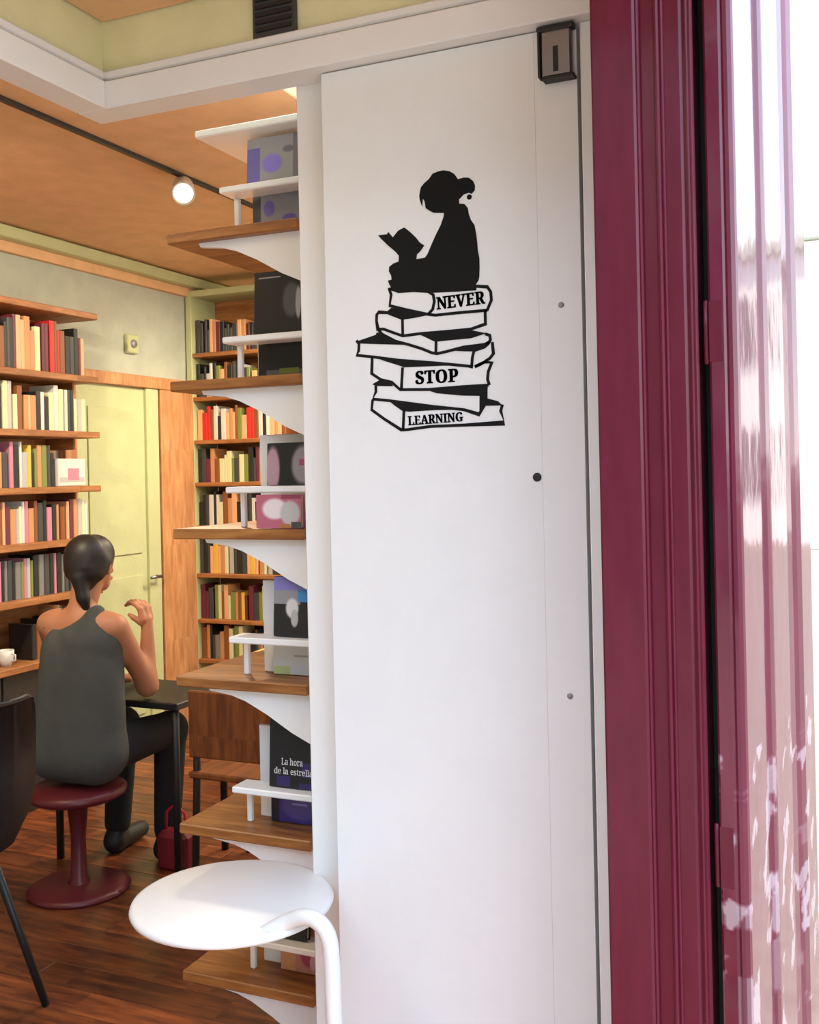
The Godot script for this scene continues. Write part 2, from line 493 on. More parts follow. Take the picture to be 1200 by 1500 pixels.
func make_white_door() -> void:
	var d := setting("door_2", "tall flat white door carrying the reading figure decal", "door", Vector3(-1.053, 0.03, -2.0))
	part("panel", span(Vector3(0, 0, -0.04), Vector3(0.4835, 2.447, 0), 0.0004), M.white, d)
	part("stile", span(Vector3(0.4837, 0, -0.04), Vector3(0.571, 2.447, 0), 0.0004), M.white, d)
	var kh := part("keyhole", lathe([Vector2(0.009, -0.004), Vector2(0.009, 0.0015), Vector2(0.006, 0.003), Vector2(0.0, 0.003)], 20, Transform3D(Basis(Vector3.RIGHT, PI / 2), Vector3(0.472, 1.552, 0))), M.black, d)
	kh.set_meta("label", "round black keyhole plug")
	for p in [Vector3(0.529, 1.895, 0), Vector3(0.530, 1.114, 0)]:
		part("screw", lathe([Vector2(0.006, -0.002), Vector2(0.006, 0.001), Vector2(0.003, 0.0025), Vector2(0.0, 0.003)], 12, Transform3D(Basis(Vector3.RIGHT, PI / 2), p)), M.grey_metal, d)
	var lt := part("latch", span(Vector3(0.502, 2.345, 0), Vector3(0.565, 2.442, 0.018), 0.004), M.steel, d)
	lt.set_meta("label", "grey metal latch case")
	part("slot", span(Vector3(0.528, 2.355, 0.018), Vector3(0.538, 2.405, 0.0195), 0.0004), M.black, lt)
	part("rim", span(Vector3(0.496, 2.436, 0), Vector3(0.571, 2.446, 0.024), 0.002), M.black, lt)
	part("rim", span(Vector3(0.506, 2.338, 0), Vector3(0.571, 2.346, 0.024), 0.002), M.black, lt)
	part("rim", span(Vector3(0.497, 2.346, 0), Vector3(0.503, 2.437, 0.022), 0.002), M.black, lt)
	# fixed white jamb beyond the hinge gap
	setting_mesh("trim_3", span(Vector3(-0.4745, -0.02, -2.05), Vector3(-0.425, 2.480, -1.996), 0.003), M.white, "narrow white jamb strip between white door and red frame", "jamb")
	var dc := thing("wall_decal", "black vinyl decal of a girl reading on a pile of drawn books", "decal", Vector3(-0.93, 1.68, -2.0))
	var st := begin()
	add_prism(st, outline(SILHOUETTE), 0.0, 0.0012)
	var fig := part("reader_silhouette", done(st), M.vinyl, dc)
	part("hair_curl", lathe([Vector2(0.0055, 0), Vector2(0.0055, 0.0012), Vector2(0.0, 0.0012)], 12, Transform3D(Basis(Vector3.RIGHT, PI / 2), Vector3(0.217, 0.484, 0))), M.vinyl, fig)
	for b in DRAWN_BOOKS:
		var s := begin()
		for e in b:
			if e[0] == "l":
				add_stroke(s, outline(e[1]), 0.0062, 0.0, 0.001)
			else:
				add_prism(s, outline(e[1]), 0.0, 0.0011)
		part("drawn_book", done(s), M.vinyl, dc)
	lettering("NEVER", "Droid Serif", 700, M.vinyl, dc, Vector3(0.139, 0.257, 0.0006), Vector3(0.247, 0.261, 0.0006), 0.0265)
	lettering("STOP", "Droid Serif", 700, M.vinyl, dc, Vector3(0.087, 0.103, 0.0006), Vector3(0.184, 0.103, 0.0006), 0.0285)
	lettering("LEARNING", "Droid Serif", 700, M.vinyl, dc, Vector3(0.068, 0.017, 0.0006), Vector3(0.193, 0.021, 0.0006), 0.0195)

# ------------------------------------------------------------------ red frame and red leaf
func rod_profile(x: float, z: float, r: float, n := 8) -> PackedVector2Array:
	var p := PackedVector2Array()
	for i in n:
		var t := TAU * i / n
		p.append(Vector2(x + cos(t) * r, z + sin(t) * r))
	return p

func make_red_frame() -> void:
	var f := setting("trim_4", "deep red glossy wooden door frame with vertical mouldings", "door frame")
	var y1 := 2.72
	part("jamb_board", post(PackedVector2Array([Vector2(-0.398, -1.995), Vector2(-0.398, -1.754), Vector2(-0.394, -1.75), Vector2(-0.326, -1.75), Vector2(-0.322, -1.754), Vector2(-0.3195, -1.764), Vector2(-0.3195, -1.995)]), -0.06, y1), M.red, f)
	part("jamb_board", post(PackedVector2Array([Vector2(-0.319, -1.995), Vector2(-0.319, -1.762), Vector2(-0.293, -1.757), Vector2(-0.279, -1.757), Vector2(-0.2785, -1.995)]), -0.06, y1), M.red, f)
	part("jamb_board", post(PackedVector2Array([Vector2(-0.278, -1.995), Vector2(-0.278, -1.759), Vector2(-0.250, -1.756), Vector2(-0.244, -1.760), Vector2(-0.232, -1.757), Vector2(-0.228, -1.761), Vector2(-0.228, -1.995)]), -0.06, y1), M.red, f)
	part("moulding", post(rod_profile(-0.3195, -1.759, 0.0045), -0.06, y1), M.red, f)
	part("moulding", post(rod_profile(-0.2865, -1.757, 0.005), -0.06, y1), M.red, f)
	part("moulding", post(rod_profile(-0.2785, -1.7585, 0.0035), -0.06, y1), M.red, f)
	part("moulding", post(rod_profile(-0.2385, -1.759, 0.0038), -0.06, y1), M.red, f)
	part("dark_rebate", post(PackedVector2Array([Vector2(-0.2275, -1.995), Vector2(-0.2275, -1.84), Vector2(-0.20, -1.84), Vector2(-0.20, -1.995)]), -0.06, y1), M.black, f)  # black backing: the dark of the gap is put into its colour
	# the open leaf: thick edge towards the entrance, face turned to the side street
	var leaf := setting("door_3", "open red glossy wooden door leaf with raised panel mouldings", "door", Vector3(-0.165, -0.03, -1.75))
	leaf.rotation.y = deg_to_rad(-8.0)
	part("edge_stile", post(PackedVector2Array([Vector2(-0.047, -0.16), Vector2(-0.047, -0.004), Vector2(-0.043, 0.0), Vector2(-0.022, 0.0), Vector2(-0.018, -0.003), Vector2(-0.014, 0.0), Vector2(-0.008, -0.001), Vector2(-0.002, -0.005), Vector2(0.0, -0.012), Vector2(0.0, -0.16)]), 0, 2.7), M.red_leaf, leaf)
	part("moulding", post(PackedVector2Array([Vector2(-0.04, -0.16), Vector2(0.0, -0.16), Vector2(0.005, -0.168), Vector2(0.008, -0.180), Vector2(0.006, -0.196), Vector2(-0.002, -0.206), Vector2(-0.006, -0.216), Vector2(-0.008, -0.232), Vector2(-0.04, -0.232)]), 0, 2.7), M.red_leaf, leaf)
	part("door_panel", post(PackedVector2Array([Vector2(-0.035, -0.232), Vector2(-0.008, -0.232), Vector2(-0.004, -0.245), Vector2(-0.004, -0.38), Vector2(-0.008, -0.393), Vector2(-0.035, -0.393)]), 0, 2.7), M.red_leaf, leaf)
	part("moulding", post(PackedVector2Array([Vector2(-0.04, -0.393), Vector2(-0.008, -0.393), Vector2(-0.004, -0.425), Vector2(0.002, -0.44), Vector2(0.007, -0.46), Vector2(0.007, -0.475), Vector2(0.0, -0.495), Vector2(-0.04, -0.495)]), 0, 2.7), M.red_leaf, leaf)
	part("edge_stile", post(PackedVector2Array([Vector2(-0.045, -0.495), Vector2(0.0, -0.495), Vector2(0.0, -0.602), Vector2(-0.045, -0.602)]), 0, 2.7), M.red_leaf, leaf)
	for y in [0.93, 1.80]:
		var hg := part("hinge", span(Vector3(-0.046, y, 0.0), Vector3(-0.024, y + 0.1, 0.0008), 0.0003), M.red, leaf)
		part("knuckle", lathe([Vector2(0.0, y - 0.004), Vector2(0.0045, y - 0.002), Vector2(0.0045, y + 0.102), Vector2(0.0, y + 0.104)], 12, Transform3D(Basis.IDENTITY, Vector3(-0.052, 0, -0.006))), M.red, hg)

# ------------------------------------------------------------------ street seen and mirrored at the side
func make_street() -> void:
	var b := thing("street_building", "pale low building across the sunny side street", "building", Vector3(5.5, -0.06, -21))
	var stucco := paint(Color(0.93, 0.92, 0.90), 0.85, 61, 0.05)
	part("wall", span(Vector3(-9, 0, -6), Vector3(11, 5.9, 0), 0.02), stucco, b)
	part("cornice", span(Vector3(-9.1, 5.9, -6.1), Vector3(11.1, 6.25, 0.15), 0.03), M.plaster, b)
	var pane := mat(Color(0.13, 0.16, 0.2), 0.1)
	for i in 6:
		for fl in 2:
			var w := part("window", span(Vector3(-7.9 + i * 3.1, 0.9 + fl * 2.8, 0), Vector3(-6.8 + i * 3.1, 2.4 + fl * 2.7, 0.04), 0.01), M.grey_metal, b)
			part("pane", span(Vector3(-7.8 + i * 3.1, 1.0 + fl * 2.8, 0.04), Vector3(-6.9 + i * 3.1, 2.3 + fl * 2.7, 0.05), 0.005), pane, w)

	# unseen house row behind the camera, placed to dim what the red paint reflects
	var o := thing("unseen_house_row", "unseen greyish house row out of view, darkens reflections in the red paint", "building", Vector3(0, -0.06, 11))
	part("wall", span(Vector3(-16, 0, 0), Vector3(10, 8.5, 5), 0.02), paint(Color(0.58, 0.55, 0.52), 0.9, 66, 0.08), o)
	for i in 8:
		for fl in 3:
			var w2 := part("window", span(Vector3(-15 + i * 3.0, 0.9 + fl * 2.7, -0.05), Vector3(-13.8 + i * 3.0, 2.5 + fl * 2.7, 0), 0.01), M.grey_metal, o)
			part("pane", span(Vector3(-14.9 + i * 3.0, 1.0 + fl * 2.7, -0.06), Vector3(-13.9 + i * 3.0, 2.4 + fl * 2.7, -0.05), 0.005), pane, w2)

# ------------------------------------------------------------------ books
const ORD = ["first", "second", "third", "fourth", "fifth", "sixth", "seventh", "eighth", "ninth", "tenth", "eleventh", "twelfth", "thirteenth", "fourteenth", "fifteenth", "sixteenth", "seventeenth", "eighteenth", "nineteenth", "twentieth", "twenty-first", "twenty-second", "twenty-third", "twenty-fourth", "twenty-fifth", "twenty-sixth", "twenty-seventh", "twenty-eighth", "twenty-ninth", "thirtieth"]
const INK := {
	"maroon": Color(0.42, 0.16, 0.24), "bright red": Color(0.84, 0.16, 0.15), "orange": Color(0.80, 0.58, 0.40), "brown": Color(0.55, 0.33, 0.17),
	"black": Color(0.13, 0.13, 0.135), "charcoal": Color(0.26, 0.26, 0.27), "grey": Color(0.5, 0.5, 0.5), "white": Color(0.87, 0.87, 0.86), "cream": Color(0.88, 0.89, 0.72),
	"pink": Color(0.80, 0.52, 0.62), "olive green": Color(0.5, 0.55, 0.27), "yellow": Color(0.92, 0.76, 0.32), "blue": Color(0.32, 0.28, 0.58), "peach": Color(0.93, 0.71, 0.54), "light grey": Color(0.73, 0.73, 0.73),
}

func ink(c: String) -> StandardMaterial3D:
	if not cache.has("ink" + c):
		cache["ink" + c] = mat(INK[c], 0.5)
	return cache["ink" + c]

func book_mesh(size: Vector3, cover: Material) -> ArrayMesh:
	# thickness x, height y, depth z; spine at z = 0 facing +z, pages recessed at top, bottom and fore edge
	var key := "k%s%s" % [size, cover.get_instance_id()]
	if cache.has(key):
		return cache[key]
	var b := 0.0025
	var st := begin()
	var hx := size.x / 2
	var r := minf(0.004, hx * 0.6)
	var ring := PackedVector2Array([Vector2(-hx, size.z), Vector2(-hx, r), Vector2(-hx + r, 0), Vector2(hx - r, 0), Vector2(hx, r), Vector2(hx, size.z), Vector2(hx - b, size.z), Vector2(hx - b, b * 2), Vector2(-hx + b, b * 2), Vector2(-hx + b, size.z)])
	var flat := PackedVector2Array()
	for p in ring:
		flat.append(Vector2(p.x, p.y))
	add_prism(st, flat, 0, size.y)
	st.generate_normals()
	var turned := SurfaceTool.new()
	turned.begin(Mesh.PRIMITIVE_TRIANGLES)
	turned.append_from(st.commit(), 0, Transform3D(Basis(Vector3.RIGHT, -PI / 2), Vector3.ZERO))
	turned.set_material(cover)
	var out: ArrayMesh = turned.commit()
	var pg := begin()
	add_box(pg, Vector3(-hx + b, 0.004, -size.z + 0.004), Vector3(hx - b, size.y - 0.004, -b * 2), 0.0)
	pg.generate_normals()
	pg.set_material(M.pages)
	out = pg.commit(out)
	cache[key] = out
	return out

func row_of_books(inks: Array, start: Vector3, step: Vector3, turn: float, lo: float, hi: float, depth: float, room: float, place: String, end_name: String, group: String) -> void:
	# stands books side by side from start along step; the spines face the turned +z
	var at := 0.0
	var n := 0
	while at < room and n < 30:
		var c: String = inks[n % inks.size()]
		var th: float = [0.018, 0.024, 0.03, 0.036][rng.randi() % 4]
		var tall: float = lo + (hi - lo) * [0.0, 0.35, 0.7, 1.0][rng.randi() % 4]
		if at + th > room:
			break
		var o := part("book", book_mesh(Vector3(th, tall, depth), ink(c)), null, self, start + step * (at + th / 2))
		o.rotation.y = turn
		tag(o, "%s book, %s from the %s, %s" % [c, ORD[n], end_name, place], "book", group)
		at += th + 0.0006
		n += 1
		if rng.randf() < 0.07:
			at += 0.012

func cover_texture(fill: Color, blocks: Array) -> ImageTexture:
	var im := Image.create(64, 96, false, Image.FORMAT_RGB8)
	im.fill(fill)
	for b in blocks:
		if b.size() == 2:
			im.fill_rect(b[0], b[1])
		else:   # soft blob of print: centre, radius, colour
			for y in 96:
				for x in 64:
					var dd := Vector2((x - b[0].x) / b[1].x, (y - b[0].y) / b[1].y).length()
					if dd < 1.0:
						im.set_pixel(x, y, im.get_pixel(x, y).lerp(b[2], clampf((1.0 - dd) * 4.0, 0, 1)))
	return ImageTexture.create_from_image(im)

func face_out_book(label: String, cover: Color, blocks: Array, at: Vector3, w: float, h: float, lean := 0.08) -> Node3D:
	var o := thing("display_book", label, "book", at, 0.0, "face-out books on the white display shelves")
	o.rotation.x = -lean
	var body := part("body", book_mesh(Vector3(0.018, h, w), mat(cover, 0.4)), null, o, Vector3(-w / 2, 0, -0.009))
	body.rotation.y = -PI / 2
	var st := SurfaceTool.new()
	st.begin(Mesh.PRIMITIVE_TRIANGLES)
	var v := [Vector3(-w / 2, 0.0005, 0.0006), Vector3(-w / 2, h - 0.0005, 0.0006), Vector3(w / 2, h - 0.0005, 0.0006), Vector3(w / 2, 0.0005, 0.0006)]
	var uv := [Vector2(0, 1), Vector2(0, 0), Vector2(1, 0), Vector2(1, 1)]
	for i in [0, 1, 2, 0, 2, 3]:
		st.set_uv(uv[i])
		st.set_normal(Vector3.BACK)
		st.add_vertex(v[i])
	var m := mat(Color.WHITE, 0.3)
	m.albedo_texture = cover_texture(cover, blocks)
	part("cover_print", st.commit(), m, o)
	return o

# ------------------------------------------------------------------ display shelf unit
const TIERS = [2.214, 1.840, 1.466, 1.092, 0.718, 0.344]

func make_display_unit() -> void:
	var u := thing("display_shelf", "white display shelving with cantilevered wooden boards behind the white door", "shelf")
	part("back_panel", span(Vector3(-1.205, 0.0, -2.95), Vector3(-1.147, 2.46, -2.16), 0.003), M.shelf_white, u)
	part("top_panel", span(Vector3(-1.50, 2.449, -2.95), Vector3(-1.205, 2.467, -2.16), 0.003), M.shelf_white, u)
	var st := begin()
	add_prism(st, PackedVector2Array([Vector2(-0.30, 0), Vector2(0, 0), Vector2(0, -0.125), Vector2(-0.06, -0.098), Vector2(-0.13, -0.058), Vector2(-0.19, -0.03), Vector2(-0.23, -0.018), Vector2(-0.295, -0.010)]), -0.018, 0.0)
	var gusset := done(st)
	for i in TIERS.size():
		var y: float = TIERS[i]
		var b := part("shelf_board", span(Vector3(-1.585, y - 0.026, -2.93), Vector3(-1.205, y, -2.15), 0.003), M.oak, u)
		b.set_meta("label", "oiled oak shelf board")
		part("bracket", gusset, M.shelf_white, u, Vector3(-1.205, y - 0.0262, -2.175))
		var ly := y + 0.088
		part("ledge", span(Vector3(-1.435, ly, -2.235), Vector3(-1.205, ly + 0.016, -2.165), 0.003), M.shelf_white, u)
		part("back_plate", span(Vector3(-1.418 if i >= 4 else -1.398, y, -2.285), Vector3(-1.205, y + (0.205 if i == 0 else 0.235), -2.272), 0.002), M.shelf_white, u)
		part("support", span(Vector3(-1.428, y, -2.235), Vector3(-1.414, ly, -2.222), 0.002), M.shelf_white, u)
	# face-out books: [tier, on the ledge?, centre x, width, height, z, label, cover, print]
	var R := func(x: int, y: int, w: int, h: int, c: Color) -> Array: return [Rect2i(x, y, w, h), c]
	var dk := Color(0.13, 0.13, 0.14)
	var vio := Color(0.45, 0.42, 0.70)
	var rows := [
		[0, true, -1.297, 0.150, 0.118, -2.197, "lilac and grey book with a blue blot on the topmost ledge", Color(0.62, 0.62, 0.63), [R.call(0, 20, 16, 76, vio), [Vector2(30, 55), Vector2(14, 22), Color(0.55, 0.5, 0.85)], [Vector2(50, 30), Vector2(8, 8), Color(0.45, 0.45, 0.48)], R.call(56, 0, 8, 96, Color(0.48, 0.48, 0.5))]],
		[0, false, -1.312, 0.150, 0.16, -2.246, "grey book with violet smudges under the topmost ledge", Color(0.58, 0.58, 0.6), [R.call(0, 40, 10, 56, Color(0.3, 0.3, 0.32)), [Vector2(20, 62), Vector2(8, 14), vio], [Vector2(45, 80), Vector2(10, 8), Color(0.4, 0.38, 0.7)], R.call(40, 88, 14, 8, Color(0.5, 0.52, 0.25))]],
		[1, true, -1.288, 0.145, 0.158, -2.197, "black book with a tilted grey shape above the second oak board", dk, [R.call(5, 8, 28, 2, Color(0.6, 0.6, 0.6)), [Vector2(46, 45), Vector2(12, 30), Color(0.3, 0.3, 0.31)], [Vector2(55, 50), Vector2(4, 28), Color(0.6, 0.6, 0.6)]]],
		[1, false, -1.305, 0.150, 0.165, -2.246, "black book with a green foot standing on the second oak board", dk, [R.call(10, 84, 54, 12, Color(0.36, 0.36, 0.36)), R.call(26, 82, 24, 8, Color(0.48, 0.52, 0.2))]],
		[2, true, -1.272, 0.121, 0.105, -2.197, "dark book with two pale faces above the third oak board", dk, [[Vector2(8, 60), Vector2(12, 60), Color(0.68, 0.55, 0.6)], [Vector2(54, 50), Vector2(20, 50), Color(0.55, 0.52, 0.54)], R.call(48, 38, 16, 14, Color(0.62, 0.3, 0.4))]],
		[2, false, -1.275, 0.125, 0.082, -2.152, "pink book with a white slanting figure on the third oak board", Color(0.70, 0.39, 0.47), [R.call(36, 0, 28, 12, Color(0.55, 0.27, 0.36)), [Vector2(26, 40), Vector2(20, 34), Color(0.87, 0.83, 0.84)], [Vector2(48, 52), Vector2(16, 40), Color(0.72, 0.72, 0.72)], R.call(34, 84, 14, 12, Color(0.66, 0.44, 0.25)), R.call(50, 78, 14, 18, Color(0.28, 0.28, 0.28))]],
		[3, true, -1.268, 0.109, 0.148, -2.197, "dark book with a blue sky band above the fourth oak board", Color(0.15, 0.15, 0.16), [R.call(0, 0, 64, 22, Color(0.50, 0.48, 0.74)), R.call(0, 22, 44, 22, Color(0.56, 0.56, 0.58)), R.call(40, 20, 24, 20, Color(0.27, 0.52, 0.74)), [Vector2(30, 50), Vector2(12, 18), Color(0.82, 0.82, 0.82)], [Vector2(34, 66), Vector2(7, 16), Color(0.7, 0.7, 0.7)]]],
		[3, false, -1.29, 0.128, 0.16, -2.246, "pale grey book under the ledge of the fourth oak board", Color(0.82, 0.83, 0.82), [R.call(0, 84, 24, 12, Color(0.75, 0.8, 0.55)), R.call(30, 66, 20, 3, Color(0.65, 0.65, 0.65))]],
		[4, true, -1.277, 0.134, 0.172, -2.197, "black book titled in white above the fifth oak board", Color(0.12, 0.12, 0.13), [R.call(44, 60, 14, 20, Color(0.2, 0.16, 0.38)), R.call(10, 80, 18, 14, Color(0.2, 0.16, 0.38)), R.call(40, 88, 24, 8, Color(0.2, 0.16, 0.38))]],
		[4, false, -1.295, 0.150, 0.16, -2.246, "blue book under the ledge of the fifth oak board", Color(0.25, 0.21, 0.49), [[Vector2(36, 70), Vector2(26, 24), Color(0.36, 0.31, 0.58)], R.call(26, 66, 18, 3, Color(0.6, 0.56, 0.8)), R.call(0, 0, 10, 96, Color(0.14, 0.13, 0.2))]],
		[5, true, -1.29, 0.085, 0.11, -2.197, "black and white patterned book above the lowest oak board", Color(0.15, 0.15, 0.15), [[Vector2(20, 30), Vector2(14, 12), Color(0.85, 0.85, 0.85)], [Vector2(42, 60), Vector2(12, 18), Color(0.8, 0.8, 0.8)], [Vector2(16, 74), Vector2(8, 10), Color(0.7, 0.7, 0.7)]]],
		[5, false, -1.295, 0.113, 0.15, -2.246, "peach and pink patterned book on the lowest oak board", Color(0.80, 0.55, 0.48), [R.call(0, 50, 24, 46, Color(0.86, 0.62, 0.45)), [Vector2(44, 66), Vector2(14, 22), Color(0.7, 0.3, 0.4)], [Vector2(52, 78), Vector2(6, 14), Color(0.9, 0.7, 0.76)]]],
	]
	for r in rows:
		var y: float = TIERS[r[0]] + (0.104 if r[1] else 0.0)
		var o := face_out_book(r[6], r[7], r[8], Vector3(r[2], y + 0.0018, r[5]), r[3], r[4], 0.06 if r[1] else 0.02)
		if r[0] == 4 and r[1]:
			var t := lettering("La hora", "Droid Serif", 400, mat(Color(0.88, 0.88, 0.88), 0.6), o, Vector3(-0.033, 0.056, 0.001), Vector3(0.027, 0.056, 0.001), 0.017)
			t.scale.z = 0.5
			lettering("de la estrella", "Droid Serif", 400, mat(Color(0.88, 0.88, 0.88), 0.6), o, Vector3(-0.053, 0.033, 0.001), Vector3(0.055, 0.033, 0.001), 0.016).scale.z = 0.5
	# paperbacks standing behind on the fifth board, spines out
	rng.seed = 77
	row_of_books(["charcoal", "black", "maroon", "black"], Vector3(-1.52, TIERS[4] + 0.0005, -2.60), Vector3(1, 0, 0), 0.0, 0.2, 0.24, 0.14, 0.28, "behind on the fifth oak board", "open end", "paperbacks on the display shelving")

# ------------------------------------------------------------------ bookcases
func make_long_bookcase() -> void:
	var b := thing("wall_bookcase", "long wooden bookcase with open shelves against the plaster wall", "bookcase")
	var tops := [2.455, 2.125, 1.838, 1.560, 1.293, 1.028, 0.72]
	for i in tops.size():
		var t: float = tops[i]
		part("shelf_board", span(Vector3(-3.895, t - 0.032, -4.28), Vector3(-3.60, t, -2.3), 0.003), M.case_wood, b)
		for z in [-4.2, -3.3, -2.5]:
			if i > 0:
				part("bracket", span(Vector3(-3.895, t - 0.09, z - 0.008), Vector3(-3.70, t - 0.032, z + 0.008), 0.002), M.case_wood, b)
	part("back_panel", span(Vector3(-3.899, 0.0, -4.26), Vector3(-3.889, 2.45, -2.3), 0.001), M.case_wood, b)
	for i in 3:
		var cd := part("cupboard_door", span(Vector3(-3.66, 0.06, -4.26 + i * 0.65), Vector3(-3.64, 0.685, -3.62 + i * 0.65), 0.003), M.case_dark, b)
		part("knob", lathe([Vector2(0.0, 0.022), Vector2(0.012, 0.016), Vector2(0.012, 0.008), Vector2(0.005, 0.0)], 10, Transform3D(Basis(Vector3.BACK, -PI / 2), Vector3(-3.64, 0.5, -3.7 + i * 0.65))), M.steel, cd)
	part("carcass", span(Vector3(-3.889, 0.0, -4.26), Vector3(-3.66, 0.685, -2.32), 0.003), M.case_dark, b)
	rng.seed = 12
	var g := "books on the long wall bookcase"
	var e := "door end"
	var rows := [
		["peach", "maroon", "black", "charcoal", "black", "brown", "bright red", "brown", "bright red", "maroon", "maroon", "cream", "orange", "orange", "peach"],
		["cream", "light grey", "cream", "black", "charcoal", "white", "cream", "white", "cream", "black", "white", "black", "orange", "peach", "orange", "brown"],
		["black", "charcoal", "olive green", "orange", "olive green", "black", "yellow", "light grey", "white", "black", "pink", "charcoal", "orange", "brown", "maroon", "orange"],
		["white", "cream", "light grey", "orange", "maroon", "peach", "brown", "orange", "black", "pink", "black", "charcoal", "brown", "orange", "pink"],
		["olive green", "light grey", "pink", "olive green", "grey", "black", "charcoal", "grey", "black", "pink", "black", "charcoal", "grey", "black"],
	]
	var names := ["long bookcase uppermost shelf", "long bookcase second shelf", "long bookcase third shelf", "long bookcase fourth shelf", "long bookcase fifth shelf"]
	for i in 5:
		var gap := 0.0
		if i == 2:
			gap = 0.235
		row_of_books(rows[i], Vector3(-3.655, tops[i + 1] + 0.0005, -4.235 + gap), Vector3(0, 0, 1), PI / 2, [0.2, 0.17, 0.17, 0.165, 0.165][i], [0.265, 0.23, 0.22, 0.2, 0.2][i], 0.16, 0.78 - gap, names[i], e, g)
	# small picture box on the third shelf
	var pb := thing("picture_box", "white gift box with a pink printed face on the third shelf", "box", Vector3(-3.70, tops[3] + 0.0005, -4.12), PI / 2)
	part("box_body", box_mesh(Vector3(0.2, 0.14, 0.1), 0.003), ink("white"), pb)
	var pr := part("printed_face", span(Vector3(-0.03, 0.03, 0.05), Vector3(0.05, 0.09, 0.0512), 0.0004), ink("pink"), pb)
	part("printed_band", span(Vector3(-0.09, 0.02, 0.05), Vector3(0.09, 0.045, 0.0508), 0.0003), ink("light grey"), pr)
	# objects on the lowest open shelf
	var cup := thing("cup", "small white cup on the lowest open shelf of the long bookcase", "cup", Vector3(-3.68, 0.7205, -3.68))
	part("bowl", lathe([Vector2(0.0, 0.0), Vector2(0.022, 0.0), Vector2(0.034, 0.03), Vector2(0.038, 0.075), Vector2(0.034, 0.075), Vector2(0.03, 0.03), Vector2(0.0, 0.008)], 20), ink("white"), cup)
	part("handle", tube([Vector3(0.036, 0.06, 0), Vector3(0.058, 0.055, 0), Vector3(0.058, 0.03, 0), Vector3(0.033, 0.022, 0)], 0.004, 8), ink("white"), cup)
	rng.seed = 14
	row_of_books(["black", "charcoal", "black", "brown", "black"], Vector3(-3.66, 0.7205, -4.235), Vector3(0, 0, 1), PI / 2, 0.16, 0.2, 0.15, 0.42, "long bookcase lowest open shelf", e, g)

func make_back_bookcase() -> void:
	var b := thing("tall_bookcase", "tall cream-sided bookcase standing across the end of the wall", "bookcase", Vector3(-3.86, 0, -5.46))
	part("side", span(Vector3(-0.03, 0, -0.27), Vector3(0.012, 2.78, 0.0), 0.003), M.cream_door, b)
	part("side", span(Vector3(1.0, 0, -0.27), Vector3(1.03, 2.78, 0.0), 0.003), M.cream_door, b)
	part("back_panel", span(Vector3(0.012, 0, -0.28), Vector3(1.0, 2.78, -0.27), 0.001), M.case_wood, b)
	var ys := [2.38, 2.10, 1.825, 1.555, 1.28, 0.975, 0.685, 0.43]
	part("top", span(Vector3(0.012, 2.74, -0.27), Vector3(1.0, 2.78, 0.0), 0.003), M.cream_door, b)
	rng.seed = 33
	var rows := [
		["charcoal", "charcoal", "charcoal", "charcoal", "peach", "orange", "maroon", "black"],
		["black", "charcoal", "black", "light grey", "white", "black", "olive green", "peach", "brown"],
		["peach", "bright red", "bright red", "brown", "white", "black", "white", "peach", "orange", "peach", "brown", "olive green"],
		["black", "charcoal", "maroon", "orange", "brown", "cream", "cream", "cream", "olive green", "charcoal", "cream", "olive green"],
		["black", "black", "charcoal", "white", "black", "white", "cream", "brown", "orange", "peach", "black"],
		["charcoal", "black", "charcoal", "peach", "yellow", "peach", "orange", "cream", "light grey"],
		["maroon", "maroon", "charcoal", "olive green", "cream", "brown", "peach", "cream", "olive green", "orange", "brown", "yellow"],
		["brown", "orange", "black", "charcoal", "grey", "orange", "brown", "cream", "olive green", "cream"],
	]
	for i in ys.size():
		part("shelf_board", span(Vector3(0.012, ys[i] - 0.026, -0.27), Vector3(1.0, ys[i], -0.005), 0.003), M.case_wood, b)
		row_of_books(rows[i], Vector3(-3.844, ys[i] + 0.0005, -5.50), Vector3(1, 0, 0), 0.0, 0.15, 0.215, 0.15, 0.66, "tall bookcase %s shelf down" % ORD[i], "cream side", "books on the tall cream-sided bookcase")

# ------------------------------------------------------------------ furniture
func make_side_table() -> void:
	var c := Vector3(-1.245, 0, -1.875)
	var t := thing("side_table", "white round side table on one bent white tube leg", "table", c)
	part("table_top", lathe([Vector2(0.0, 0.668), Vector2(0.205, 0.668), Vector2(0.215, 0.673), Vector2(0.218, 0.679), Vector2(0.215, 0.686), Vector2(0.207, 0.688), Vector2(0.0, 0.688)], 64), M.white_metal, t)
	var path := []
	for p in [Vector3(-1.106, 0.672, -1.770), Vector3(-1.06, 0.698, -1.785), Vector3(-1.018, 0.716, -1.784), Vector3(-0.988, 0.712, -1.784), Vector3(-0.966, 0.688, -1.785), Vector3(-0.959, 0.641, -1.786), Vector3(-0.957, 0.513, -1.787), Vector3(-0.95, 0.05, -1.79), Vector3(-0.96, 0.025, -1.792), Vector3(-1.0, 0.0175, -1.80), Vector3(-1.4, 0.0175, -1.95)]:
		path.append(p - c)
	var cv := Curve3D.new()
	for i in path.size():
		var d: Vector3 = (path[mini(i + 1, path.size() - 1)] - path[maxi(i - 1, 0)]) * 0.16
		cv.add_point(path[i], -d, d)
	cv.bake_interval = 0.012
	var pts := []
	for p in cv.get_baked_points():
		pts.append(p)
	part("leg", tube(pts, 0.0165, 16), M.white_metal, t)

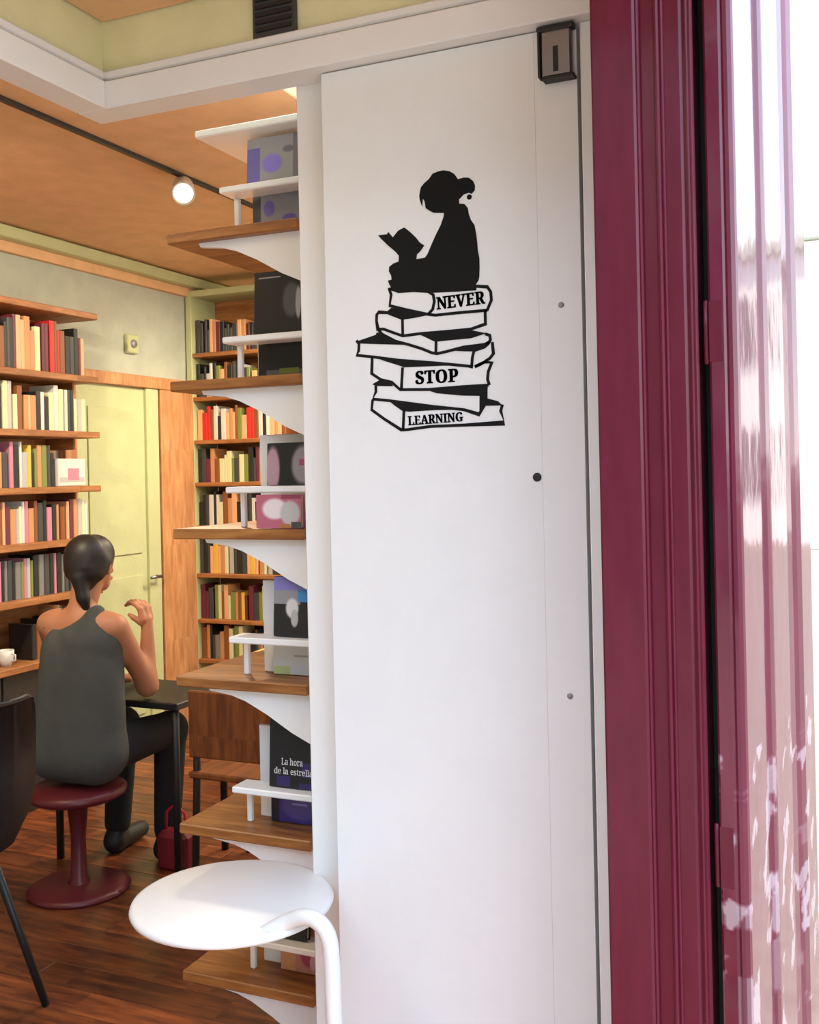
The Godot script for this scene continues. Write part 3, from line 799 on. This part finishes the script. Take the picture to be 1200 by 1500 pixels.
func make_reading_corner() -> void:
	var tb := thing("reading_table", "small black table in front of the seated person", "table", Vector3(-2.79, 0, -3.53))
	part("table_top", span(Vector3(-0.33, 0.672, -0.2), Vector3(0.33, 0.70, 0.19), 0.004), M.black, tb)
	for q in [Vector2(-0.3, -0.17), Vector2(0.3, -0.17), Vector2(-0.3, 0.16), Vector2(0.3, 0.16)]:
		part("leg", tube([Vector3(q.x, 0, q.y), Vector3(q.x, 0.672, q.y)], 0.016, 10), M.black, tb)
	var s := thing("stool", "dark red round stool under the seated person", "stool", Vector3(-2.79, 0, -3.14))
	part("seat", lathe([Vector2(0.0, 0.36), Vector2(0.16, 0.36), Vector2(0.185, 0.372), Vector2(0.19, 0.388), Vector2(0.175, 0.404), Vector2(0.0, 0.410)], 40), M.maroon, s)
	part("pedestal", lathe([Vector2(0.05, 0.018), Vector2(0.032, 0.05), Vector2(0.028, 0.2), Vector2(0.04, 0.33), Vector2(0.09, 0.36)], 20), M.maroon, s)
	part("base", lathe([Vector2(0.0, 0.0), Vector2(0.19, 0.0), Vector2(0.195, 0.012), Vector2(0.17, 0.024), Vector2(0.05, 0.03), Vector2(0.0, 0.03)], 40), M.maroon, s)
	# wooden chair on the other side
	var c := thing("wooden_chair", "brown wooden chair beside the black reading table", "chair", Vector3(-2.2, 0, -3.52))
	part("backrest", span(Vector3(-0.2, 0.5, 0.17), Vector3(0.2, 0.76, 0.192), 0.01), M.oak_y, c)
	part("seat", span(Vector3(-0.2, 0.42, -0.2), Vector3(0.2, 0.446, 0.2), 0.01), M.oak_y, c)
	for x in [-0.175, 0.175]:
		part("leg", tube([Vector3(x, 0, 0.2), Vector3(x, 0.43, 0.175), Vector3(x, 0.72, 0.165)], 0.015, 10), M.case_dark, c)
		part("leg", tube([Vector3(x, 0, -0.19), Vector3(x, 0.43, -0.175)], 0.015, 10), M.case_dark, c)
	# black shell chair reaching in from the side
	var k := thing("shell_chair", "black rounded shell chair near the long bookcase", "chair", Vector3(-2.44, -0.0, -2.25))
	# bucket: high curved back towards the entrance, open low front towards the bookcase
	var rings := [[0.0, 0.47], [0.08, 0.475], [0.15, 0.52], [0.195, 0.62], [0.212, 0.76], [0.215, 0.955], [0.20, 0.965], [0.195, 0.76], [0.175, 0.63], [0.13, 0.545], [0.0, 0.50]]
	var sh := begin(true)
	var seg := 48
	var spot := func(i: int, q: int) -> Vector3:
		var t := TAU * q / seg
		var back := smoothstep(-0.55, 0.35, cos(t - 0.75))
		var y: float = rings[i][1]
		if y > 0.56:
			y = 0.56 + (y - 0.56) * lerpf(0.12, 1.0, back)
		return Vector3(cos(t) * rings[i][0], y, sin(t) * rings[i][0])
	for i in rings.size() - 1:
		for q in seg:
			var p0: Vector3 = spot.call(i, q)
			var p1: Vector3 = spot.call(i, q + 1)
			var p2: Vector3 = spot.call(i + 1, q + 1)
			var p3: Vector3 = spot.call(i + 1, q)
			var mid := (p0 + p2) / 2
			var outward := Vector3(mid.x, 0, mid.z) * (1.0 if i < 5 else -1.0) + Vector3(0, -0.05 if i < 3 else 0.02, 0)
			quad(sh, p0, p1, p2, p3, outward)
	part("shell", done(sh), M.black, k)
	for q in [Vector2(-0.16, -0.16), Vector2(0.16, -0.16), Vector2(-0.16, 0.16), Vector2(0.16, 0.16)]:
		part("leg", tube([Vector3(q.x * 0.35, 0.49, q.y * 0.35), Vector3(q.x, 0.0, q.y)], 0.012, 8), M.black, k)
	var bag := thing("handbag", "small dark red handbag on the floor under the black table", "bag", Vector3(-2.55, 0, -3.44))
	part("body", box_mesh(Vector3(0.15, 0.16, 0.09), 0.025), mat(Color(0.45, 0.09, 0.14), 0.45), bag)
	part("strap", tube([Vector3(-0.05, 0.15, 0), Vector3(-0.045, 0.23, 0), Vector3(0, 0.265, 0), Vector3(0.045, 0.23, 0), Vector3(0.05, 0.15, 0)], 0.006, 8), mat(Color(0.75, 0.14, 0.22), 0.4), bag)

# ------------------------------------------------------------------ lamps
func spot_lamp(at: Vector3, aim: Vector3, label: String, energy: float, cone := 48.0) -> void:
	# at: middle of the lens; the lamp hangs from the track by a thin stem
	var o := thing("track_spotlight", label, "spotlight", at, 0.0, "spotlights on the ceiling track")
	var d := (aim - at).normalized()
	var up := -d
	var side := up.cross(Vector3.FORWARD).normalized()
	var tr := Transform3D(Basis(side, up, side.cross(up)), Vector3.ZERO)
	part("housing", lathe([Vector2(0.040, 0.012), Vector2(0.046, 0.0), Vector2(0.048, 0.004), Vector2(0.045, 0.14), Vector2(0.036, 0.165), Vector2(0.0, 0.17)], 28, tr), M.white_metal, o)
	var glow := mat(Color(1, 0.97, 0.9), 0.4)
	glow.emission_enabled = true
	glow.emission = Color(1.0, 0.93, 0.78)
	glow.emission_energy_multiplier = 1.3
	part("lamp_lens", lathe([Vector2(0.04, 0.010), Vector2(0.02, 0.006), Vector2(0.0, 0.006)], 28, tr), glow, o)
	var back := up * 0.12
	part("stem", tube([back, Vector3(back.x, 2.856 - at.y, back.z)], 0.007, 8), M.white_metal, o)
	var l := SpotLight3D.new()
	l.name = "spot"
	o.add_child(l)
	l.look_at_from_position(at + d * 0.02, aim, Vector3.UP if absf(d.y) < 0.95 else Vector3.RIGHT)
	l.light_color = Color(1.0, 0.92, 0.78)
	l.light_energy = energy
	l.spot_angle = cone
	l.spot_range = 12.0
	l.spot_attenuation = 2.0
	l.light_size = 0.04
	l.shadow_enabled = true

func unseen_ceiling_panel(at: Vector3, size: float, energy: float, label: String) -> void:  # lamps out of view, placed to light the shop interior
	var o := thing("unseen_ceiling_lamp", label, "ceiling lamp", at, 0.0, "unseen square lamps on the ochre ceiling")
	part("frame", span(Vector3(-size / 2 - 0.02, -0.03, -size / 2 - 0.02), Vector3(size / 2 + 0.02, 0, size / 2 + 0.02), 0.004), M.white_metal, o)
	var glow := mat(Color(1, 0.95, 0.85), 0.5)
	glow.emission_enabled = true
	glow.emission = Color(1.0, 0.82, 0.58)
	glow.emission_energy_multiplier = 1.2
	part("lamp_diffuser", span(Vector3(-size / 2, -0.034, -size / 2), Vector3(size / 2, -0.03, size / 2), 0.001), glow, o)
	var l := AreaLight3D.new()
	l.name = "area"
	o.add_child(l)
	l.position = Vector3(0, -0.04, 0)
	l.rotation.x = -PI / 2
	l.area_size = Vector2(size, size)
	l.light_color = Color(1.0, 0.92, 0.78)
	l.light_energy = energy
	l.area_range = 15.0
	l.shadow_enabled = true

func make_lamps() -> void:
	var tr := thing("ceiling_track", "thin dark lighting track along the ochre ceiling", "track", Vector3(-2.56, 2.855, 0))
	part("rail", span(Vector3(-0.012, 0, -5.2), Vector3(0.012, 0.015, -0.6), 0.002), M.case_dark, tr)
	spot_lamp(Vector3(-2.49, 2.757, -3.50), Vector3(-1.42, 1.85, -2.05), "white track spotlight aimed at the display shelving", 4.0, 27.0)
	spot_lamp(Vector3(-2.60, 2.73, -2.10), Vector3(-3.7, 1.6, -3.7), "unseen white track spotlight out of view, lights the long bookcase", 3.6)  # out of view, placed to light the long bookcase
	spot_lamp(Vector3(-2.52, 2.73, -4.75), Vector3(-3.7, 1.4, -5.4), "unseen white track spotlight out of view, lights the tall cream-sided bookcase", 1.6)  # hidden from the camera, placed to light the tall bookcase
	unseen_ceiling_panel(Vector3(-2.75, 2.87, -1.35), 0.6, 1.8, "unseen square ceiling lamp over the shell chair, lights the shop front")
	unseen_ceiling_panel(Vector3(-2.05, 2.87, -5.4), 0.6, 6.5, "unseen square ceiling lamp behind the display shelving, lights the far shop")

# ------------------------------------------------------------------ the person
func capsule_field(bones: Array, cell: float, k: float) -> ArrayMesh:
	# each bone: [a, b, radius a, radius b]; smooth union meshed as surface nets
	var lo := Vector3.ONE * 1e9
	var hi := -lo
	for b in bones:
		var r := maxf(b[2], b[3]) + k + cell * 2
		lo = lo.min(b[0] - Vector3.ONE * r).min(b[1] - Vector3.ONE * r)
		hi = hi.max(b[0] + Vector3.ONE * r).max(b[1] + Vector3.ONE * r)
	var nx := int((hi.x - lo.x) / cell) + 2
	var ny := int((hi.y - lo.y) / cell) + 2
	var nz := int((hi.z - lo.z) / cell) + 2
	var f := PackedFloat32Array()
	f.resize(nx * ny * nz)
	f.fill(1.0)
	for b in bones:
		var a: Vector3 = b[0]
		var ba: Vector3 = b[1] - a
		var inv := 1.0 / maxf(ba.length_squared(), 1e-9)
		var ra: float = b[2]
		var rb: float = b[3]
		var m := maxf(ra, rb) + k + cell * 1.5
		var p0 := (a.min(b[1]) - Vector3.ONE * m - lo) / cell
		var p1 := (a.max(b[1]) + Vector3.ONE * m - lo) / cell
		for z in range(maxi(int(p0.z), 0), mini(int(p1.z) + 2, nz)):
			for y in range(maxi(int(p0.y), 0), mini(int(p1.y) + 2, ny)):
				var row := (z * ny + y) * nx
				for x in range(maxi(int(p0.x), 0), mini(int(p1.x) + 2, nx)):
					var pa := lo + Vector3(x, y, z) * cell - a
					var h := clampf(pa.dot(ba) * inv, 0.0, 1.0)
					var d := (pa - ba * h).length() - (ra + (rb - ra) * h)
					var e := f[row + x]
					var q := maxf(k - absf(d - e), 0.0)
					f[row + x] = minf(d, e) - q * q / (4.0 * k)
	var ids := {}
	var verts := PackedVector3Array()
	var step := [1, nx, nx * ny]
	for z in nz - 1:
		for y in ny - 1:
			for x in nx - 1:
				var i := (z * ny + y) * nx + x
				var neg := 0
				for c in 8:
					if f[i + (c & 1) + (c >> 1 & 1) * nx + (c >> 2) * nx * ny] < 0.0:
						neg += 1
				if neg == 0 or neg == 8:
					continue
				var sum := Vector3.ZERO
				var n := 0
				for ax in 3:
					for c in 4:
						var o := Vector3.ZERO
						o[(ax + 1) % 3] = c & 1
						o[(ax + 2) % 3] = c >> 1
						var j := i + int(o.x) + int(o.y) * nx + int(o.z) * nx * ny
						var v0 := f[j]
						var v1 := f[j + step[ax]]
						if (v0 < 0.0) != (v1 < 0.0):
							o[ax] = v0 / (v0 - v1)
							sum += o
							n += 1
				ids[i] = verts.size()
				verts.append(lo + (Vector3(x, y, z) + sum / n) * cell)
	var st := begin(true)
	for z in range(1, nz - 1):
		for y in range(1, ny - 1):
			for x in range(1, nx - 1):
				var i := (z * ny + y) * nx + x
				var v0 := f[i]
				for ax in 3:
					var v1 := f[i + step[ax]]
					if (v0 < 0.0) == (v1 < 0.0):
						continue
					var s1: int = step[(ax + 1) % 3]
					var s2: int = step[(ax + 2) % 3]
					var dir := Vector3.ZERO
					dir[ax] = 1.0 if v0 < 0.0 else -1.0
					if ids.has(i) and ids.has(i - s1) and ids.has(i - s2) and ids.has(i - s1 - s2):
						quad(st, verts[ids[i]], verts[ids[i - s1]], verts[ids[i - s1 - s2]], verts[ids[i - s2]], dir)
	st.index()
	st.generate_normals()
	return st.commit()

func V(x: float, y: float, z: float) -> Vector3:
	return Vector3(x, y, z)

func make_person() -> void:
	var o := thing("person", "person in a grey sleeveless top seen from behind, sitting with one arm raised", "person", Vector3(-2.79, 0, -3.15))
	var eR := V(0.155, 0.754, -0.235)      # elbow resting on the table
	var wR := V(0.160, 0.975, -0.235)
	var body := [
		[V(-0.08, 0.53, 0.0), V(0.08, 0.53, 0.0), 0.105, 0.105],
		[V(0, 0.56, -0.01), V(0, 0.74, -0.02), 0.10, 0.092],
		[V(-0.04, 0.74, -0.015), V(0.04, 0.74, -0.015), 0.09, 0.09],
		[V(-0.06, 0.90, -0.03), V(0.06, 0.90, -0.03), 0.105, 0.105],
		[V(-0.11, 1.02, -0.03), V(0.11, 1.02, -0.03), 0.065, 0.065],
		[V(0, 1.02, -0.035), V(0, 1.15, -0.05), 0.062, 0.05],
		[V(-0.165, 1.02, -0.035), V(-0.215, 0.80, -0.16), 0.048, 0.038],
		[V(-0.215, 0.80, -0.16), V(-0.13, 0.745, -0.36), 0.038, 0.026],
		[V(0.165, 1.02, -0.04), eR, 0.048, 0.038],
		[eR, wR, 0.040, 0.026],
		[V(-0.09, 0.53, -0.02), V(-0.125, 0.53, -0.42), 0.085, 0.06],
		[V(0.09, 0.53, -0.02), V(0.125, 0.53, -0.42), 0.085, 0.06],
		[V(-0.125, 0.52, -0.42), V(-0.13, 0.09, -0.38), 0.058, 0.036],
		[V(0.125, 0.52, -0.42), V(0.13, 0.09, -0.38), 0.058, 0.036],
	]
	var st := SurfaceTool.new()
	st.begin(Mesh.PRIMITIVE_TRIANGLES)
	st.append_from(capsule_field(body, 0.013, 0.035), 0, Transform3D.IDENTITY)
	# head, looking a little down and ahead
	var h := V(0.015, 1.245, -0.085)
	var head := [
		[h + V(0, 0.035, 0.02), h + V(0, 0.03, -0.01), 0.082, 0.078],
		[h + V(0, -0.03, -0.03), h + V(0, -0.065, -0.05), 0.058, 0.036],
		[h + V(0, 0.01, -0.09), h + V(0, -0.022, -0.108), 0.010, 0.013],
		[h + V(-0.03, 0.028, -0.075), h + V(0.03, 0.028, -0.075), 0.014, 0.014],
		[h + V(-0.018, -0.05, -0.088), h + V(0.018, -0.05, -0.088), 0.009, 0.009],
		[h + V(-0.082, 0.012, 0.005), h + V(-0.078, -0.02, 0.0), 0.015, 0.009],
		[h + V(0.082, 0.012, 0.005), h + V(0.078, -0.02, 0.0), 0.015, 0.009],
		[h + V(0, -0.04, 0.01), V(0, 1.10, -0.05), 0.052, 0.05],
	]
	st.append_from(capsule_field(head, 0.005, 0.014), 0, Transform3D.IDENTITY)
	# raised hand, fingers bent towards the face
	var hand := [
		[wR, wR + V(-0.004, 0.045, -0.002), 0.024, 0.024],
		[wR + V(-0.004, 0.05, 0.022), wR + V(-0.012, 0.09, 0.026), 0.016, 0.012],
		[wR + V(-0.004, 0.05, -0.022), wR + V(-0.012, 0.09, -0.026), 0.016, 0.012],
		[wR + V(-0.004, 0.05, 0.0), wR + V(-0.012, 0.095, 0.0), 0.018, 0.014],
	]
	for i in 4:
		var zz := -0.030 + i * 0.020
		var long: float = [0.85, 1.0, 1.05, 0.95][i]
		var k0 := wR + V(-0.014, 0.094, zz)
		var k1 := k0 + V(-0.030, 0.020, -0.004) * long
		var k2 := k1 + V(-0.028, 0.002, -0.004) * long
		var k3 := k2 + V(-0.018, -0.012, 0.0) * long
		hand.append_array([[k0, k1, 0.0095, 0.0085], [k1, k2, 0.0085, 0.008], [k2, k3, 0.008, 0.007]])
	var th := wR + V(-0.012, 0.035, 0.024)
	hand.append_array([[th, th + V(-0.022, 0.024, 0.018), 0.012, 0.010], [th + V(-0.022, 0.024, 0.018), th + V(-0.045, 0.034, 0.014), 0.0095, 0.008]])
	st.append_from(capsule_field(hand, 0.004, 0.008), 0, Transform3D.IDENTITY)
	# resting hand on the table
	var wL := V(-0.13, 0.745, -0.36)
	var rest := [[wL, wL + V(0.03, -0.012, -0.05), 0.025, 0.020], [wL + V(0.01, -0.01, -0.06), wL + V(0.055, -0.01, -0.045), 0.016, 0.016]]
	for i in 4:
		var f0 := wL + V(0.008 + i * 0.017, -0.012, -0.066 + i * 0.006)
		var f1 := f0 + V(0.012, 0.006, -0.032)
		rest.append_array([[f0, f1, 0.009, 0.0085], [f1, f1 + V(0.008, -0.010, -0.028), 0.0085, 0.007]])
	rest.append_array([[wL + V(0.035, -0.008, -0.02), wL + V(0.065, -0.012, -0.045), 0.011, 0.009]])
	st.append_from(capsule_field(rest, 0.004, 0.008), 0, Transform3D.IDENTITY)
	part("body", st.commit(), M.skin, o)
	for s in [-1.0, 1.0]:
		part("eye", lathe([Vector2(0.0, -0.01), Vector2(0.008, -0.006), Vector2(0.01, 0.0), Vector2(0.008, 0.006), Vector2(0.0, 0.01)], 12, Transform3D(Basis.IDENTITY, h + V(0.03 * s, 0.008, -0.076))), ink("white"), o)
	# hair: a cap over the skull with a low tied tail
	var hair := [
		[h + V(0, 0.045, 0.028), h + V(0, 0.05, -0.012), 0.090, 0.080],
		[h + V(0, 0.0, 0.05), h + V(0.005, -0.05, 0.05), 0.072, 0.045],
		[h + V(0.055, 0.02, 0.01), h + V(0.045, -0.01, 0.04), 0.042, 0.045],
		[h + V(-0.055, 0.02, 0.01), h + V(-0.045, -0.01, 0.04), 0.042, 0.045],
		[h + V(0.012, -0.03, 0.095), h + V(0.025, -0.11, 0.085), 0.030, 0.022],
		[h + V(0.025, -0.11, 0.085), h + V(0.035, -0.19, 0.065), 0.022, 0.010],
	]
	part("hair", capsule_field(hair, 0.006, 0.02), M.hair, o)
	# loose sleeveless top: covers the trunk, with two shoulder straps
	var top := [
		[V(-0.085, 0.535, 0.01), V(0.09, 0.535, 0.0), 0.114, 0.116],
		[V(-0.085, 0.54, 0.005), V(-0.06, 0.92, -0.025), 0.112, 0.104],
		[V(0.09, 0.54, 0.0), V(0.072, 0.93, -0.025), 0.114, 0.108],
		[V(0.0, 0.54, 0.012), V(0.0, 0.90, -0.015), 0.112, 0.108],
		[V(-0.05, 0.92, -0.03), V(0.095, 0.97, -0.03), 0.095, 0.090],
		[V(-0.075, 0.98, 0.02), V(-0.075, 1.075, -0.02), 0.02, 0.016],
		[V(0.10, 0.98, 0.02), V(0.095, 1.08, -0.02), 0.045, 0.026],
		[V(0.03, 0.98, 0.005), V(0.075, 1.06, -0.01), 0.070, 0.030],
	]
	part("tank_top", capsule_field(top, 0.011, 0.03), M.top_cloth, o)
	var tr := [
		[V(-0.085, 0.53, 0.0), V(0.085, 0.53, 0.0), 0.114, 0.114],
		[V(-0.09, 0.535, -0.02), V(-0.125, 0.535, -0.42), 0.096, 0.070],
		[V(0.09, 0.535, -0.02), V(0.125, 0.535, -0.42), 0.096, 0.070],
		[V(-0.125, 0.53, -0.42), V(-0.13, 0.12, -0.38), 0.068, 0.055],
		[V(0.125, 0.53, -0.42), V(0.13, 0.12, -0.38), 0.068, 0.055],
	]
	part("trousers", capsule_field(tr, 0.014, 0.03), M.trouser_cloth, o)
	for s in [-1.0, 1.0]:
		part("shoe", capsule_field([[V(0.13 * s, 0.045, -0.36), V(0.135 * s, 0.04, -0.54), 0.044, 0.036], [V(0.13 * s, 0.045, -0.36), V(0.13 * s, 0.09, -0.375), 0.044, 0.042]], 0.01, 0.02), M.black, o)

# ------------------------------------------------------------------ build
func _ready() -> void:
	make_materials()
	make_camera_and_light()
	make_room()
	make_white_door()
	make_red_frame()
	make_street()
	make_display_unit()
	make_long_bookcase()
	make_back_bookcase()
	make_side_table()
	make_reading_corner()
	make_person()
	make_lamps()
